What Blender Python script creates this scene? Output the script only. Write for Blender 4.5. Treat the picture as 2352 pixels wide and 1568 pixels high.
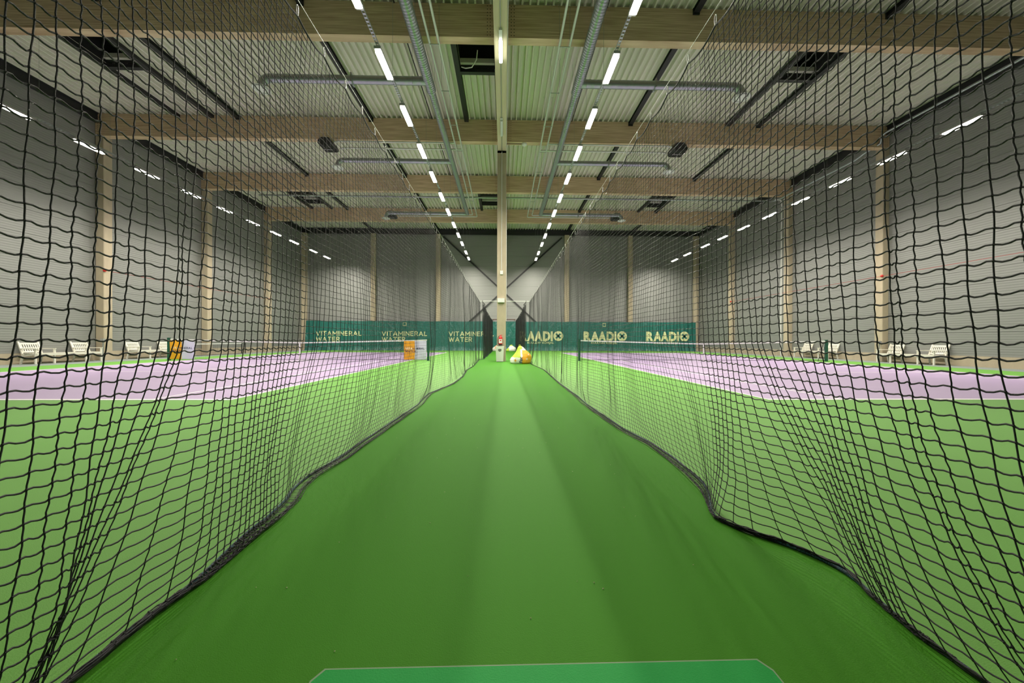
import bpy, math, random
import numpy as np
from mathutils import Vector, Matrix
PI = math.pi
random.seed(7); rng = np.random.default_rng(7)
scn = bpy.context.scene
for o in list(bpy.data.objects): bpy.data.objects.remove(o)
COL = scn.collection
# ------------------------------------------------------------------ camera
F, YAW, PITCH, ROLL, CH = 826.9, 0.02171, -0.004163, 0.003132, 1.056
d = Vector((math.sin(YAW)*math.cos(PITCH), math.cos(YAW)*math.cos(PITCH), math.sin(PITCH)))
rt = Vector((math.cos(YAW), -math.sin(YAW), 0)); up = rt.cross(d)
r2 = math.cos(ROLL)*rt + math.sin(ROLL)*up; u2 = -math.sin(ROLL)*rt + math.cos(ROLL)*up
cam = bpy.data.cameras.new('camera'); cam.lens = F/2352*36; cam.sensor_width = 36; cam.clip_start = .05; cam.clip_end = 200
co = bpy.data.objects.new('camera', cam); COL.objects.link(co); scn.camera = co
co.matrix_world = Matrix(((r2.x, u2.x, -d.x, 0), (r2.y, u2.y, -d.y, 0), (r2.z, u2.z, -d.z, CH), (0, 0, 0, 1)))
# ------------------------------------------------------------------ world, exposure, light settings
w = bpy.data.worlds.new('world'); scn.world = w; w.use_nodes = True
w.node_tree.nodes['Background'].inputs[0].default_value = (.02, .025, .03, 1); w.node_tree.nodes['Background'].inputs[1].default_value = .3
vs = scn.view_settings
vs.view_transform = 'Standard'; vs.look = 'None'; vs.gamma = 1; vs.use_curve_mapping = False; vs.exposure = 0.0
scn.cycles.use_denoising = True
scn.cycles.max_bounces = 8; scn.cycles.diffuse_bounces = 5; scn.cycles.glossy_bounces = 4
scn.cycles.sample_clamp_indirect = 6.0
LAMP_W = 205.0            # watts of each strip light
LAMP_SPREAD = math.radians(128)
LAMP_COL = (1.0, .93, .80)
LAMP_Y = [7.55, 9.72, 11.92, 14.12, 16.33, 18.57, 20.76, 23.05, 25.3, 27.5, 30.25, 32.5]
LAMP_ROWS = [(-15.83, 'outer left', 0), (-3.22, 'inner left', -.10), (2.86, 'inner right', .10), (15.5, 'outer right', 0)]
LAMP_Z = 8.37

# ------------------------------------------------------------------ helpers
def tag(o, label=None, cat=None, group=None, kind=None):
    if label: o['label'] = label
    if cat: o['category'] = cat
    if group: o['group'] = group
    if kind: o['kind'] = kind
    return o
def empty(name, loc=(0, 0, 0), rz=0, label=None, cat=None, group=None):
    o = bpy.data.objects.new(name, None); COL.objects.link(o); o.location = loc; o.rotation_euler = (0, 0, rz); o.empty_display_size = .1
    return tag(o, label, cat, group)
def link(name, me, parent=None, loc=None, rot=None):
    o = bpy.data.objects.new(name, me); COL.objects.link(o)
    if parent: o.parent = parent
    if loc is not None: o.location = loc
    if rot is not None: o.rotation_euler = rot
    return o
def copy_tree(o, parent=None):
    c = o.copy(); COL.objects.link(c); c.parent = parent
    for ch in list(o.children): copy_tree(ch, c)
    return c
class MB:
    def __init__(s): s.v = []; s.f = []; s.m = []; s.mi = 0; s.sm = []
    def add(s, vs, fs, smooth=False):
        b = len(s.v); s.v += [tuple(p) for p in vs]
        for f in fs: s.f.append([i+b for i in f]); s.m.append(s.mi); s.sm.append(smooth)
        return s
    def box(s, x0, x1, y0, y1, z0, z1):
        return s.add([(x0,y0,z0),(x1,y0,z0),(x1,y1,z0),(x0,y1,z0),(x0,y0,z1),(x1,y0,z1),(x1,y1,z1),(x0,y1,z1)],
                     [(3,2,1,0),(4,5,6,7),(0,1,5,4),(1,2,6,5),(2,3,7,6),(3,0,4,7)])
    def bar(s, a, b, w, h, upv=(0, 0, 1)):
        a = Vector(a); b = Vector(b); t = (b-a).normalized(); r = t.cross(Vector(upv))
        r = r.normalized() if r.length > 1e-5 else Vector((1, 0, 0)); u = r.cross(t)
        r *= w/2; u *= h/2
        return s.add([a-r-u, a+r-u, a+r+u, a-r+u, b-r-u, b+r-u, b+r+u, b-r+u],
                     [(0,1,2,3),(7,6,5,4),(0,4,5,1),(1,5,6,2),(2,6,7,3),(3,7,4,0)])
    def tube(s, pts, r, n=8, caps=True):
        pts = [Vector(p) for p in pts]; k = len(pts); rs = r if isinstance(r, (list, tuple)) else [r]*k
        vs = []; prev = None
        for i, p in enumerate(pts):
            t = (pts[min(i+1, k-1)] - pts[max(i-1, 0)]).normalized()
            if prev is None:
                a = Vector((0, 0, 1)) if abs(t.z) < .9 else Vector((1, 0, 0)); x = t.cross(a).normalized()
            else: x = (prev - t*prev.dot(t)).normalized()
            prev = x; y = t.cross(x)
            for j in range(n):
                q = 2*PI*j/n; vs.append(p + (x*math.cos(q) + y*math.sin(q))*rs[i])
        fs = [(i*n+j, i*n+(j+1) % n, (i+1)*n+(j+1) % n, (i+1)*n+j) for i in range(k-1) for j in range(n)]
        s.add(vs, fs, True)
        if caps: s.add(vs[:n], [tuple(range(n))[::-1]]); s.add(vs[-n:], [tuple(range(n))])
        return s
    def lathe(s, prof, n=20, c=(0, 0, 0), smooth=True):
        k = len(prof); vs = [(c[0]+r*math.cos(2*PI*j/n), c[1]+r*math.sin(2*PI*j/n), c[2]+z) for r, z in prof for j in range(n)]
        return s.add(vs, [(i*n+j, i*n+(j+1) % n, (i+1)*n+(j+1) % n, (i+1)*n+j) for i in range(k-1) for j in range(n)], smooth)
    def mesh(s, name, mats):
        me = bpy.data.meshes.new(name); me.from_pydata(s.v, [], s.f)
        for m in (mats if isinstance(mats, (list, tuple)) else [mats]): me.materials.append(m)
        me.polygons.foreach_set('material_index', s.m); me.polygons.foreach_set('use_smooth', s.sm); me.update()
        return me
    def build(s, name, mats, parent=None, loc=None, rot=None): return link(name, s.mesh(name, mats), parent, loc, rot)
def B(x0, x1, y0, y1, z0, z1): return MB().box(x0, x1, y0, y1, z0, z1)

# ------------------------------------------------------------------ materials
def mat(name, col, rough=.6, metal=0., noise=None, bump=None, emit=None, spec=.5, coat=0):
    """noise=(scale, dark colour, amount, stretch), bump=(scale, strength, stretch)"""
    m = bpy.data.materials.new(name); m.use_nodes = True; nt = m.node_tree; b = nt.nodes['Principled BSDF']
    b.inputs['Base Color'].default_value = (*col, 1); b.inputs['Roughness'].default_value = rough; b.inputs['Metallic'].default_value = metal
    b.inputs['Specular IOR Level'].default_value = spec
    if coat: b.inputs['Coat Weight'].default_value = coat; b.inputs['Coat Roughness'].default_value = .2
    def coords(st):
        tc = nt.nodes.new('ShaderNodeTexCoord'); mp = nt.nodes.new('ShaderNodeMapping'); mp.inputs['Scale'].default_value = st
        nt.links.new(tc.outputs['Object'], mp.inputs['Vector']); return mp
    if noise:
        sc, c2, amt, st = noise; mp = coords(st); n = nt.nodes.new('ShaderNodeTexNoise'); n.inputs['Scale'].default_value = sc
        n.inputs['Detail'].default_value = 5; nt.links.new(mp.outputs[0], n.inputs['Vector'])
        rp = nt.nodes.new('ShaderNodeValToRGB'); rp.color_ramp.elements[0].position = .5-amt; rp.color_ramp.elements[1].position = .5+amt
        rp.color_ramp.elements[0].color = (*c2, 1); rp.color_ramp.elements[1].color = (*col, 1)
        nt.links.new(n.outputs['Fac'], rp.inputs[0]); nt.links.new(rp.outputs[0], b.inputs['Base Color'])
    if bump:
        sc, stg, st = bump; mp = coords(st); n = nt.nodes.new('ShaderNodeTexNoise'); n.inputs['Scale'].default_value = sc
        nt.links.new(mp.outputs[0], n.inputs['Vector']); bp = nt.nodes.new('ShaderNodeBump'); bp.inputs['Strength'].default_value = stg
        bp.inputs['Distance'].default_value = .02; nt.links.new(n.outputs['Fac'], bp.inputs['Height']); nt.links.new(bp.outputs[0], b.inputs['Normal'])
    if emit:
        b.inputs['Emission Color'].default_value = (*emit[0], 1); b.inputs['Emission Strength'].default_value = emit[1]
    return m
U = (1, 1, 1)
M_green = mat('court_green', (.125, .345, .048), .6, noise=(1.3, (.114, .315, .043), .25, (1, .3, 1)), bump=(220, .12, U), spec=.3)
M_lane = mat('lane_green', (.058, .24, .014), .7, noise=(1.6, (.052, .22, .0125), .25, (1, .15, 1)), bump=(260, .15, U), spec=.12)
M_mat = mat('patch_green', (.018, .36, .065), .6, noise=(2, (.016, .33, .06), .3, (1, .2, 1)), bump=(200, .1, U), spec=.15)
M_matedge = mat('patch_edge', (.25, .36, .22), .9)
M_purple = mat('court_purple', (.40, .30, .50), .5, noise=(1.2, (.37, .275, .47), .25, (.5, 1, 1)), bump=(200, .1, U))
M_line = mat('court_line_white', (.82, .82, .80), .6)
M_grey = mat('floor_grey', (.24, .28, .27), .6, noise=(2, (.20, .24, .23), .3, U))
M_conc = mat('concrete_beige', (.50, .43, .31), .8, noise=(3, (.40, .34, .25), .25, (1, 1, .5)), bump=(40, .25, U))
M_concd = mat('concrete_grey', (.30, .27, .22), .85, noise=(4, (.22, .20, .165), .3, U), bump=(60, .3, U))
M_deck = mat('deck_white', (.76, .73, .67), .45, metal=0, noise=(1, (.68, .66, .60), .3, (1, .2, 1)))
M_black = mat('steel_black', (.018, .019, .022), .5)
M_hole = mat('shaft_black', (.01, .01, .012), .9)
M_galv = mat('galvanised', (.42, .46, .48), .36, metal=.8, noise=(8, (.34, .38, .40), .3, U))
M_pipe = mat('pale_pipe', (.62, .66, .62), .35, metal=.4)
M_steel = mat('steel_bright', (.7, .7, .7), .3, metal=1)
M_white = mat('white_plastic', (.75, .76, .74), .45)
M_bench = mat('white_paint', (.78, .76, .68), .4)
M_net = mat('net_twine', (.010, .010, .014), .42, bump=(900, .5, U))
M_rope = mat('lead_rope', (.012, .014, .018), .35, noise=(130, (.03, .14, .18), .09, U), bump=(300, .6, U))
M_tnet = mat('tennis_net_cord', (.02, .02, .022), .6)
M_post = mat('post_green', (.010, .085, .055), .35)
M_tape = mat('net_tape', (.82, .82, .82), .6)
M_orange = mat('banner_orange', (.85, .38, .02), .5)
M_lilac = mat('banner_lilac', (.62, .60, .80), .5)
M_navy = mat('print_navy', (.03, .03, .12), .6)
M_print = mat('print_cream', (.62, .64, .36), .6)
M_red = mat('red_paint', (.62, .02, .02), .35)
M_rubber = mat('rubber_black', (.012, .012, .012), .5)
M_galvwire = mat('wire', (.35, .37, .37), .4, metal=.7)
M_emit = mat('led', (1, 1, 1), .5, emit=((1, .93, .80), 26))
M_emit2 = mat('led_cool', (1, 1, 1), .5, emit=((.98, 1, .88), 14))
M_house = mat('lamp_housing', (.45, .46, .46), .4, metal=.6)
M_lens = mat('lamp_lens_off', (.62, .66, .62), .3)
M_lime = mat('bag_lime', (.50, .68, .06), .6)
M_bagw = mat('bag_white', (.85, .84, .78), .6)
M_bago = mat('bag_orange', (.90, .42, .03), .6)
M_bagp = mat('bag_peach', (.85, .38, .22), .6)
M_brown = mat('brown_rail', (.10, .05, .04), .6)

def wood(name):
    m = bpy.data.materials.new(name); m.use_nodes = True; nt = m.node_tree; b = nt.nodes['Principled BSDF']; b.inputs['Roughness'].default_value = .55
    tc = nt.nodes.new('ShaderNodeTexCoord'); mp = nt.nodes.new('ShaderNodeMapping'); mp.inputs['Scale'].default_value = (.35, 3, 9)
    n = nt.nodes.new('ShaderNodeTexNoise'); n.inputs['Scale'].default_value = 2.2; n.inputs['Detail'].default_value = 8
    mp2 = nt.nodes.new('ShaderNodeMapping'); mp2.inputs['Scale'].default_value = (.15, .15, 4.2)
    n2 = nt.nodes.new('ShaderNodeTexNoise'); n2.inputs['Scale'].default_value = 5.5; n2.inputs['Detail'].default_value = 1
    nt.links.new(tc.outputs['Object'], mp.inputs[0]); nt.links.new(mp.outputs[0], n.inputs['Vector'])
    nt.links.new(tc.outputs['Object'], mp2.inputs[0]); nt.links.new(mp2.outputs[0], n2.inputs['Vector'])
    mx = nt.nodes.new('ShaderNodeMath'); mx.operation = 'ADD'; nt.links.new(n.outputs['Fac'], mx.inputs[0]); nt.links.new(n2.outputs['Fac'], mx.inputs[1])
    rp = nt.nodes.new('ShaderNodeValToRGB'); e = rp.color_ramp.elements; e[0].position = .36; e[0].color = (.46, .31, .19, 1); e[1].position = .62; e[1].color = (.72, .56, .38, 1)
    hv = nt.nodes.new('ShaderNodeMath'); hv.operation = 'MULTIPLY'; hv.inputs[1].default_value = .5; nt.links.new(mx.outputs[0], hv.inputs[0])
    nt.links.new(hv.outputs[0], rp.inputs[0]); nt.links.new(rp.outputs[0], b.inputs['Base Color']); return m
M_wood = wood('glulam_wood')
M_woodpale = mat('ridge_wood_pale', (.62, .55, .38), .6, noise=(3, (.52, .46, .31), .3, (3, .2, 1)))

def ribbed(name, col, period):
    """sandwich panel sheet with fine horizontal ribs (relief only)"""
    m = bpy.data.materials.new(name); m.use_nodes = True; nt = m.node_tree; b = nt.nodes['Principled BSDF']
    b.inputs['Base Color'].default_value = (*col, 1); b.inputs['Roughness'].default_value = .5; b.inputs['Metallic'].default_value = .15
    tc = nt.nodes.new('ShaderNodeTexCoord'); sx = nt.nodes.new('ShaderNodeSeparateXYZ'); nt.links.new(tc.outputs['Object'], sx.inputs[0])
    mu = nt.nodes.new('ShaderNodeMath'); mu.operation = 'MULTIPLY'; mu.inputs[1].default_value = 2*PI/period
    si = nt.nodes.new('ShaderNodeMath'); si.operation = 'SINE'
    nt.links.new(sx.outputs['Z'], mu.inputs[0]); nt.links.new(mu.outputs[0], si.inputs[0])
    bp = nt.nodes.new('ShaderNodeBump'); bp.inputs['Strength'].default_value = .8; bp.inputs['Distance'].default_value = .0022
    nt.links.new(si.outputs[0], bp.inputs['Height']); nt.links.new(bp.outputs[0], b.inputs['Normal']); return m
M_panel = ribbed('wall_panel_grey', (.255, .265, .255), .1)
M_joint = mat('wall_joint', (.12, .125, .12), .7)

def curtain_mat():
    m = mat('curtain_green', (.016, .130, .112), .36); nt = m.node_tree; b = nt.nodes['Principled BSDF']
    tc = nt.nodes.new('ShaderNodeTexCoord'); mp = nt.nodes.new('ShaderNodeMapping'); mp.inputs['Scale'].default_value = (1, 1, .45)
    mp.inputs['Rotation'].default_value = (0, .5, 0)
    n = nt.nodes.new('ShaderNodeTexNoise'); n.inputs['Scale'].default_value = 2.2; n.inputs['Detail'].default_value = 3; n.inputs['Distortion'].default_value = 1
    nt.links.new(tc.outputs['Object'], mp.inputs[0]); nt.links.new(mp.outputs[0], n.inputs['Vector'])
    bp = nt.nodes.new('ShaderNodeBump'); bp.inputs['Strength'].default_value = .9; bp.inputs['Distance'].default_value = .12
    nt.links.new(n.outputs['Fac'], bp.inputs['Height']); nt.links.new(bp.outputs[0], b.inputs['Normal']); return m
M_curtain = curtain_mat()

# ------------------------------------------------------------------ hall dimensions
XL, XR, XC = -19.9, 19.6, -.16          # inner faces of side walls, hall axis
YF, YB = -.6, 36.0                      # rear wall behind camera, far wall
ZR = 12.0                               # underside of roof deck
FR = [11.8, 17.97, 24.1, 30.25]         # front faces of beams
BT, BB = 12.0, 10.92                    # beam top / bottom

# ------------------------------------------------------------------ floor
floor = tag(B(XL-.3, XR+.3, YF-.3, YB+.3, -.2, 0).build('floor', M_green), kind='structure')
B(XL, -17.9, YF, YB, 0, .0015).build('edge_strip', M_grey, floor)
B(18.0, XR, YF, YB, 0, .0015).build('edge_strip', M_grey, floor)
def court(sx):
    x0, y0, W, L = 4.73, 6.33, 10.97, 23.77
    def X(u): return sx*(x0+u)
    def rect(name, u0, u1, v0, v1, z, m):
        a, b = sorted((X(u0), X(u1))); B(a, b, y0+v0, y0+v1, 0, z).build(name, m, floor)
    rect('court_paint', 0, W, 0, L, .002, M_purple)
    lw = .05
    for u in (0, 1.37, W-1.37-lw, W-lw): rect('court_line', u, u+lw, .1, L-.1, .0035, M_line)
    rect('court_line', 0, W, 0, .1, .0035, M_line); rect('court_line', 0, W, L-.1, L, .0035, M_line)
    for v in (L/2-6.4, L/2+6.4-lw): rect('court_line', 1.37+lw, W-1.37-lw, v, v+lw, .0035, M_line)
    rect('court_line', W/2-lw/2, W/2+lw/2, L/2-6.4+lw, L/2+6.4-lw, .0035, M_line)
    rect('court_line', W/2-lw/2, W/2+lw/2, .1, .22, .0035, M_line); rect('court_line', W/2-lw/2, W/2+lw/2, L-.22, L-.1, .0035, M_line)
court(-1); court(1)

# ------------------------------------------------------------------ walls: horizontal sandwich panels between columns, on a concrete plinth
PZ = [.44+i for i in range(12)]
def wall(side, backing, plinth, along, spans, face, nrm, ztop=11.55):
    wo = tag(backing.build('wall_'+side, M_joint), kind='structure')
    plinth.build('plinth', M_conc, wo)
    cache = {}
    for a, b in spans:
        for z in PZ:
            z1 = min(z+.99, ztop); key = (round(b-a, 3), round(z1-z, 3))
            if key not in cache:
                h, l = z1-z, b-a-.01
                cache[key] = (B(-.03, .03, -l/2, l/2, 0, h) if along == 'y' else B(-l/2, l/2, -.03, .03, 0, h)).mesh('wall_panel', M_panel)
            c = (a+b)/2
            link('wall_panel', cache[key], wo, (face, c, z) if along == 'y' else (c, face, z))
    return wo
ys = [YF] + [5.65] + FR + [YB]
spans = [(ys[i]+(.4 if i else 0), ys[i+1]) for i in range(len(ys)-1)]
wall('left', B(XL-.25, XL-.06, YF-.3, YB+.3, 0, 12.4), B(XL-.06, XL+.03, YF, YB, 0, .44), 'y', spans, XL-.03, 1)
wall('right', B(XR+.06, XR+.25, YF-.3, YB+.3, 0, 12.4), B(XR-.03, XR+.06, YF, YB, 0, .44), 'y', spans, XR+.03, -1)
cx = [XC+6.38*k for k in (-3, -2, -1, 0, 1, 2, 3)]
spb = [(XL, cx[1]-.23), (cx[1]+.23, cx[2]-.23), (cx[2]+.23, cx[3]-.23), (cx[3]+.23, cx[4]-.23), (cx[4]+.23, cx[5]-.23), (cx[5]+.23, XR)]
wall('back', B(XL-.3, XR+.3, YB+.06, YB+.25, 0, 12.4), B(XL, XR, YB-.03, YB+.06, 0, .44), 'x', spb, YB+.03, 1)
wf = tag(B(XL-.3, XR+.3, YF-.25, YF-.06, 0, 12.4).build('wall_front', M_joint), kind='structure')

# ------------------------------------------------------------------ roof deck with trapezoid ribs, openings for the hatches
HATCH = [(-15.85, -14.4, 12.35, 14.7), (-1.8, -.42, 12.35, 14.6), (11.35, 12.72, 12.35, 14.7),
         (-15.85, -14.4, 27.4, 28.9), (-1.8, -.42, 27.4, 28.9), (11.4, 12.65, 27.4, 28.9)]
def deck():
    mb = MB(); p = .256; x = XL-.3; H = .14
    prof = [(0, 0), (.055, 0), (.073, H), (.238, H), (.256, 0)]
    while x < XR+.3:
        cuts = [h for h in HATCH if x+.07 > h[0] and x < h[1]]
        segs = []; y = YF-.3
        for h in sorted(cuts, key=lambda q: q[2]): segs.append((y, h[2])); y = h[3]
        segs.append((y, YB+.3))
        for a, b in segs:
            vs = [(x+u, yy, ZR+zz) for yy in (a, b) for u, zz in prof]
            mb.add(vs, [(i, i+1, 5+i+1, 5+i) for i in range(4)])
        x += p
    return mb
ceiling = tag(deck().build('ceiling', M_deck), kind='structure')
# outer skin above the ribs, with the same openings
def skin():
    mb = MB(); xs = sorted(set([XL-.3, XR+.3] + [h[0]-.06 for h in HATCH[:3]] + [h[1]+.06 for h in HATCH[:3]]))
    for i in range(len(xs)-1):
        c = (xs[i]+xs[i+1])/2; y = YF-.3
        for h in [q for q in HATCH if q[0]-.1 < c < q[1]+.1]: mb.box(xs[i], xs[i+1], y, h[2], ZR+.145, ZR+.18); y = h[3]
        mb.box(xs[i], xs[i+1], y, YB+.3, ZR+.145, ZR+.18)
    return mb
skin().build('roof_skin', M_deck, ceiling)

side_word = lambda x: 'left' if x < XC else 'right'
ORD = ['first', 'second', 'third', 'fourth', 'fifth', 'sixth', 'seventh', 'eighth', 'ninth', 'tenth', 'eleventh', 'twelfth']
# edge beams of black steel around the top of the walls
for x0, x1, s in ((XL, XL+.2, 'left'), (XR-.2, XR, 'right')):
    mb = MB(); mb.box(x0, x1, YF, YB-.3, 11.98, 12.0).box(x0, x1, YF, YB-.3, 11.55, 11.6)
    mb.box((x0+x1)/2-.02, (x0+x1)/2+.02, YF, YB-.3, 11.6, 11.98)
    tag(mb.build('edge_beam', M_black), f'black steel beam along the top of the {s} wall', 'steel beam')
mb = MB().box(XL, XR, YB-.25, YB-.02, 11.96, 12.0).box(XL, XR, YB-.25, YB-.02, 11.5, 11.56).box(XL, XR, YB-.15, YB-.1, 11.56, 11.96)
tag(mb.build('edge_beam', M_black), 'black steel beam across the top of the far wall', 'steel beam')

# ------------------------------------------------------------------ columns
def column_mesh(w, dp, h, m, r=.02):
    mb = MB(); x, y = w/2, dp/2
    ring = [(-x+r, -y), (x-r, -y), (x, -y+r), (x, y-r), (x-r, y), (-x+r, y), (-x, y-r), (-x, -y+r)]
    vs = [(a, b, 0) for a, b in ring] + [(a, b, h) for a, b in ring]
    mb.add(vs, [(i, (i+1) % 8, 8+(i+1) % 8, 8+i) for i in range(8)] + [tuple(range(8))[::-1], tuple(range(8, 16))])
    return mb.mesh('concrete_column', m)
mc = column_mesh(.4, .4, BB, M_conc); mcb = column_mesh(.45, .3, 11.5, M_conc)
ys_c = [5.65] + FR
for x, s in ((-19.7, 'left'), (19.5, 'right')):
    for i, y in enumerate(ys_c):
        tag(link('concrete_column', mc, None, (x, y+.2, 0)), f'beige concrete column on the {s} wall, '
            + ('beside the camera' if i == 0 else f'under the {ORD[i-1]} timber beam from the camera'), 'column', 'columns along the side walls')
for k, x in enumerate(cx):
    xx = {0: -19.65, 6: 19.25}.get(k, x)
    nm = {0: 'in the far left corner', 1: 'left of centre, nearer the left corner', 2: 'left of the centre bracing', 3: 'behind the centre of the bracing', 4: 'right of the centre bracing', 5: 'right of centre, nearer the right corner', 6: 'in the far right corner'}[k]
    tag(link('concrete_column', mcb, None, (xx, YB-.16, 0)), f'beige concrete column of the far wall {nm}', 'column', 'columns of the far wall')
# centre column carrying the ridge beam
CY = 17.75
cc = empty('centre_column', (XC+.02, CY+.28, 0), 0, 'tall concrete column standing in the middle of the lane', 'column')
link('shaft', column_mesh(.44, .56, 10.36, M_conc), cc)
MB().tube([(0, -.30, 4.5), (0, -.30, 10.3)], .016, 6).build('conduit', M_white, cc)
B(-.07, .07, -.34, -.28, 4.28, 4.46).build('junction_box', M_white, cc)
MB().tube([(.235, -.1, 2.0), (.235, -.1, 8.0)], .018, 6).build('conduit', M_white, cc)
tag(B(-.215, .215, -.28, .28, 10.25, 10.36).build('bearing_plate', M_black, cc), 'black bearing plate')
# ridge beam
rb = empty('ridge_beam', (XC+.02, 0, 0), 0, 'pale timber ridge beam running above the lane along the hall', 'beam')
B(-.2, .2, YF, YB-.25, 10.36, 11.99).build('beam_body', M_woodpale, rb)
MB().tube([(0, YF, 10.34), (0, 17.7, 10.34)], .012, 6).build('conduit', M_galvwire, rb)
MB().tube([(.22, YF, 10.5), (.22, 17.7, 10.5)], .015, 6).build('conduit', M_white, rb)
for y, lit in ((11.4, 1), (15.7, 0)):
    t = empty('batten_light', (XC+.02, y, 10.325), 0, 'lit batten light under the ridge beam' if lit else 'unlit batten light under the ridge beam nearer the column', 'lamp', 'battens under the ridge beam')
    B(-.05, .05, -.62, .62, -.03, .03).build('housing', M_white, t)
    MB().tube([(0, -.25 if lit else -.55, -.05), (0, .58, -.05)], .055, 10).build('diffuser', M_emit2 if lit else M_lens, t)
    B(-.06, .06, .6, .68, -.03, .03).build('end_cap', M_white, t)
# far X bracing
brc = empty('cross_bracing', (XC, YB-.1, 0), 0, 'black steel X bracing on the far wall behind the centre column', 'bracing')
for s in (-1, 1): MB().bar((s*5.9, 0, 11.3), (-s*5.9, -.03*s, .5), .14, .06, (0, 1, 0)).build('brace', M_black, brc)

# ------------------------------------------------------------------ glulam beams
bolt_me = {}
def bolts(x0, n=10):
    mb = MB()
    for i in range(n):
        for j in (0, 1):
            c = (x0+j*.095, -.004, BB+.07+i*(.95/(n-1)))
            mb.add([(c[0]+.017*math.cos(q), c[1], c[2]+.017*math.sin(q)) for q in [k*PI/3 for k in range(6)]], [tuple(range(6))[::-1]])
    return mb
bm = {}
for i, y in enumerate(FR):
    for s in (-1, 1):
        x0, x1 = (XL, XC-.2) if s < 0 else (XC+.24, XR)
        t = empty('glulam_beam', (0, y, 0), 0, f'brown glued timber beam across the {side_word(s)} court, {ORD[i]} from the camera', 'beam', 'timber roof beams')
        if s not in bm:
            bm[s] = B(x0, x1, 0, .3, BB, BT).mesh('beam_body', M_wood)
            inner = x1-.22 if s < 0 else x0+.12; outer = XL+.13 if s < 0 else XR-.22
            bolt_me[s] = [bolts(inner).mesh('bolt_rows', M_black), bolts(outer).mesh('bolt_rows', M_black)]
        link('beam_body', bm[s], t)
        for m_ in bolt_me[s]: link('bolt_rows', m_, t)['kind'] = 'stuff'

# ------------------------------------------------------------------ black purlins under the deck
bays = [(5.65, 11.8), (12.1, 17.97), (18.27, 24.1), (24.4, 30.25), (30.55, 35.75)]
px = {-13.05: 'outer left', -6.6: 'inner left', 6.3: 'inner right', 12.8: 'outer right'}
pm = {}
for b, (y0, y1) in enumerate(bays):
    L = y1-y0
    if b not in pm: pm[b] = MB().box(-.1, .1, 0, L, -.015, 0).box(-.1, .1, 0, L, -.15, -.13).box(-.03, .03, 0, L, -.13, -.015).box(-.11, .11, L-.04, L-.001, -.2, 0).mesh('roof_purlin', M_black)
    for x, nm in px.items():
        tag(link('roof_purlin', pm[b], None, (x, y0, ZR-.003)), f'black steel purlin under the roof, {nm} line, {ORD[b]} bay from the camera', 'purlin', 'black purlins under the roof')
# roof hatches: trimmer bars and a dark shaft
for k, (x0, x1, y0, y1) in enumerate(HATCH):
    b = 1 if k < 3 else 3; a0, a1 = bays[b]
    nm = ['left', 'centre', 'right'][k % 3]
    t = empty('roof_hatch', ((x0+x1)/2, (y0+y1)/2, ZR), 0, f'dark roof hatch over the {nm} of the hall, ' + ('nearest the camera' if k < 3 else 'in the farther row'), 'hatch', 'roof hatches')
    hx, hy = (x1-x0)/2, (y1-y0)/2; c = ((x0+x1)/2, (y0+y1)/2)
    mb = MB(); T = .04
    mb.box(-hx-T, -hx, -hy-T, hy+T, .02, .9).box(hx, hx+T, -hy-T, hy+T, .02, .9).box(-hx, hx, -hy-T, -hy, .02, .9).box(-hx, hx, hy, hy+T, .02, .9).box(-hx-T, hx+T, -hy-T, hy+T, .9, .95)
    mb.build('shaft', M_hole, t)
    tag(B(-hx, hx, hy-.12, hy, .14, .32).build('shaft_lip', M_deck, t), 'pale strip inside the shaft')
    if x1 < 12.6:
        B(-hx-.2, -hx, a0-c[1], a1-c[1], -.14, 0).build('trimmer_bar', M_black, t)
        if k % 3 != 1: B(hx, hx+.18, a0-c[1], a1-c[1], -.14, 0).build('trimmer_bar', M_black, t)
    if k % 3 == 2: B(-hx-.2, -hx, a0-c[1], a1-c[1], -.14, 0).build('trimmer_bar', M_black, t)
    B(-hx, hx, hy, hy+.17, -.14, 0).build('trimmer_bar', M_black, t)
    if k >= 3: B(-hx-.1, hx+.1, -hy-.3, -hy-.05, -.14, 0).build('trimmer_bar', M_black, t)
    if k == 1:
        MB().tube([(-.62, .95, -.08), (-.45, .85, -.2), (-.2, .8, -.2), (0, .6, -.05), (.05, .45, .2)], .022, 6).build('cable', M_white, t)
        tag(B(-.1, .05, -.3, -.2, .3, .42).build('latch', M_red, t), 'red latch')
# thin cables under the deck
for x, s in ((-3.6, 'left'), (3.35, 'right')):
    tag(MB().tube([(x, YF, ZR-.02), (x, 35.7, ZR-.02)], .022, 5).build('roof_cable', M_black), f'thin black cable along the roof over the {s} inner lights', 'cable')

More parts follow.
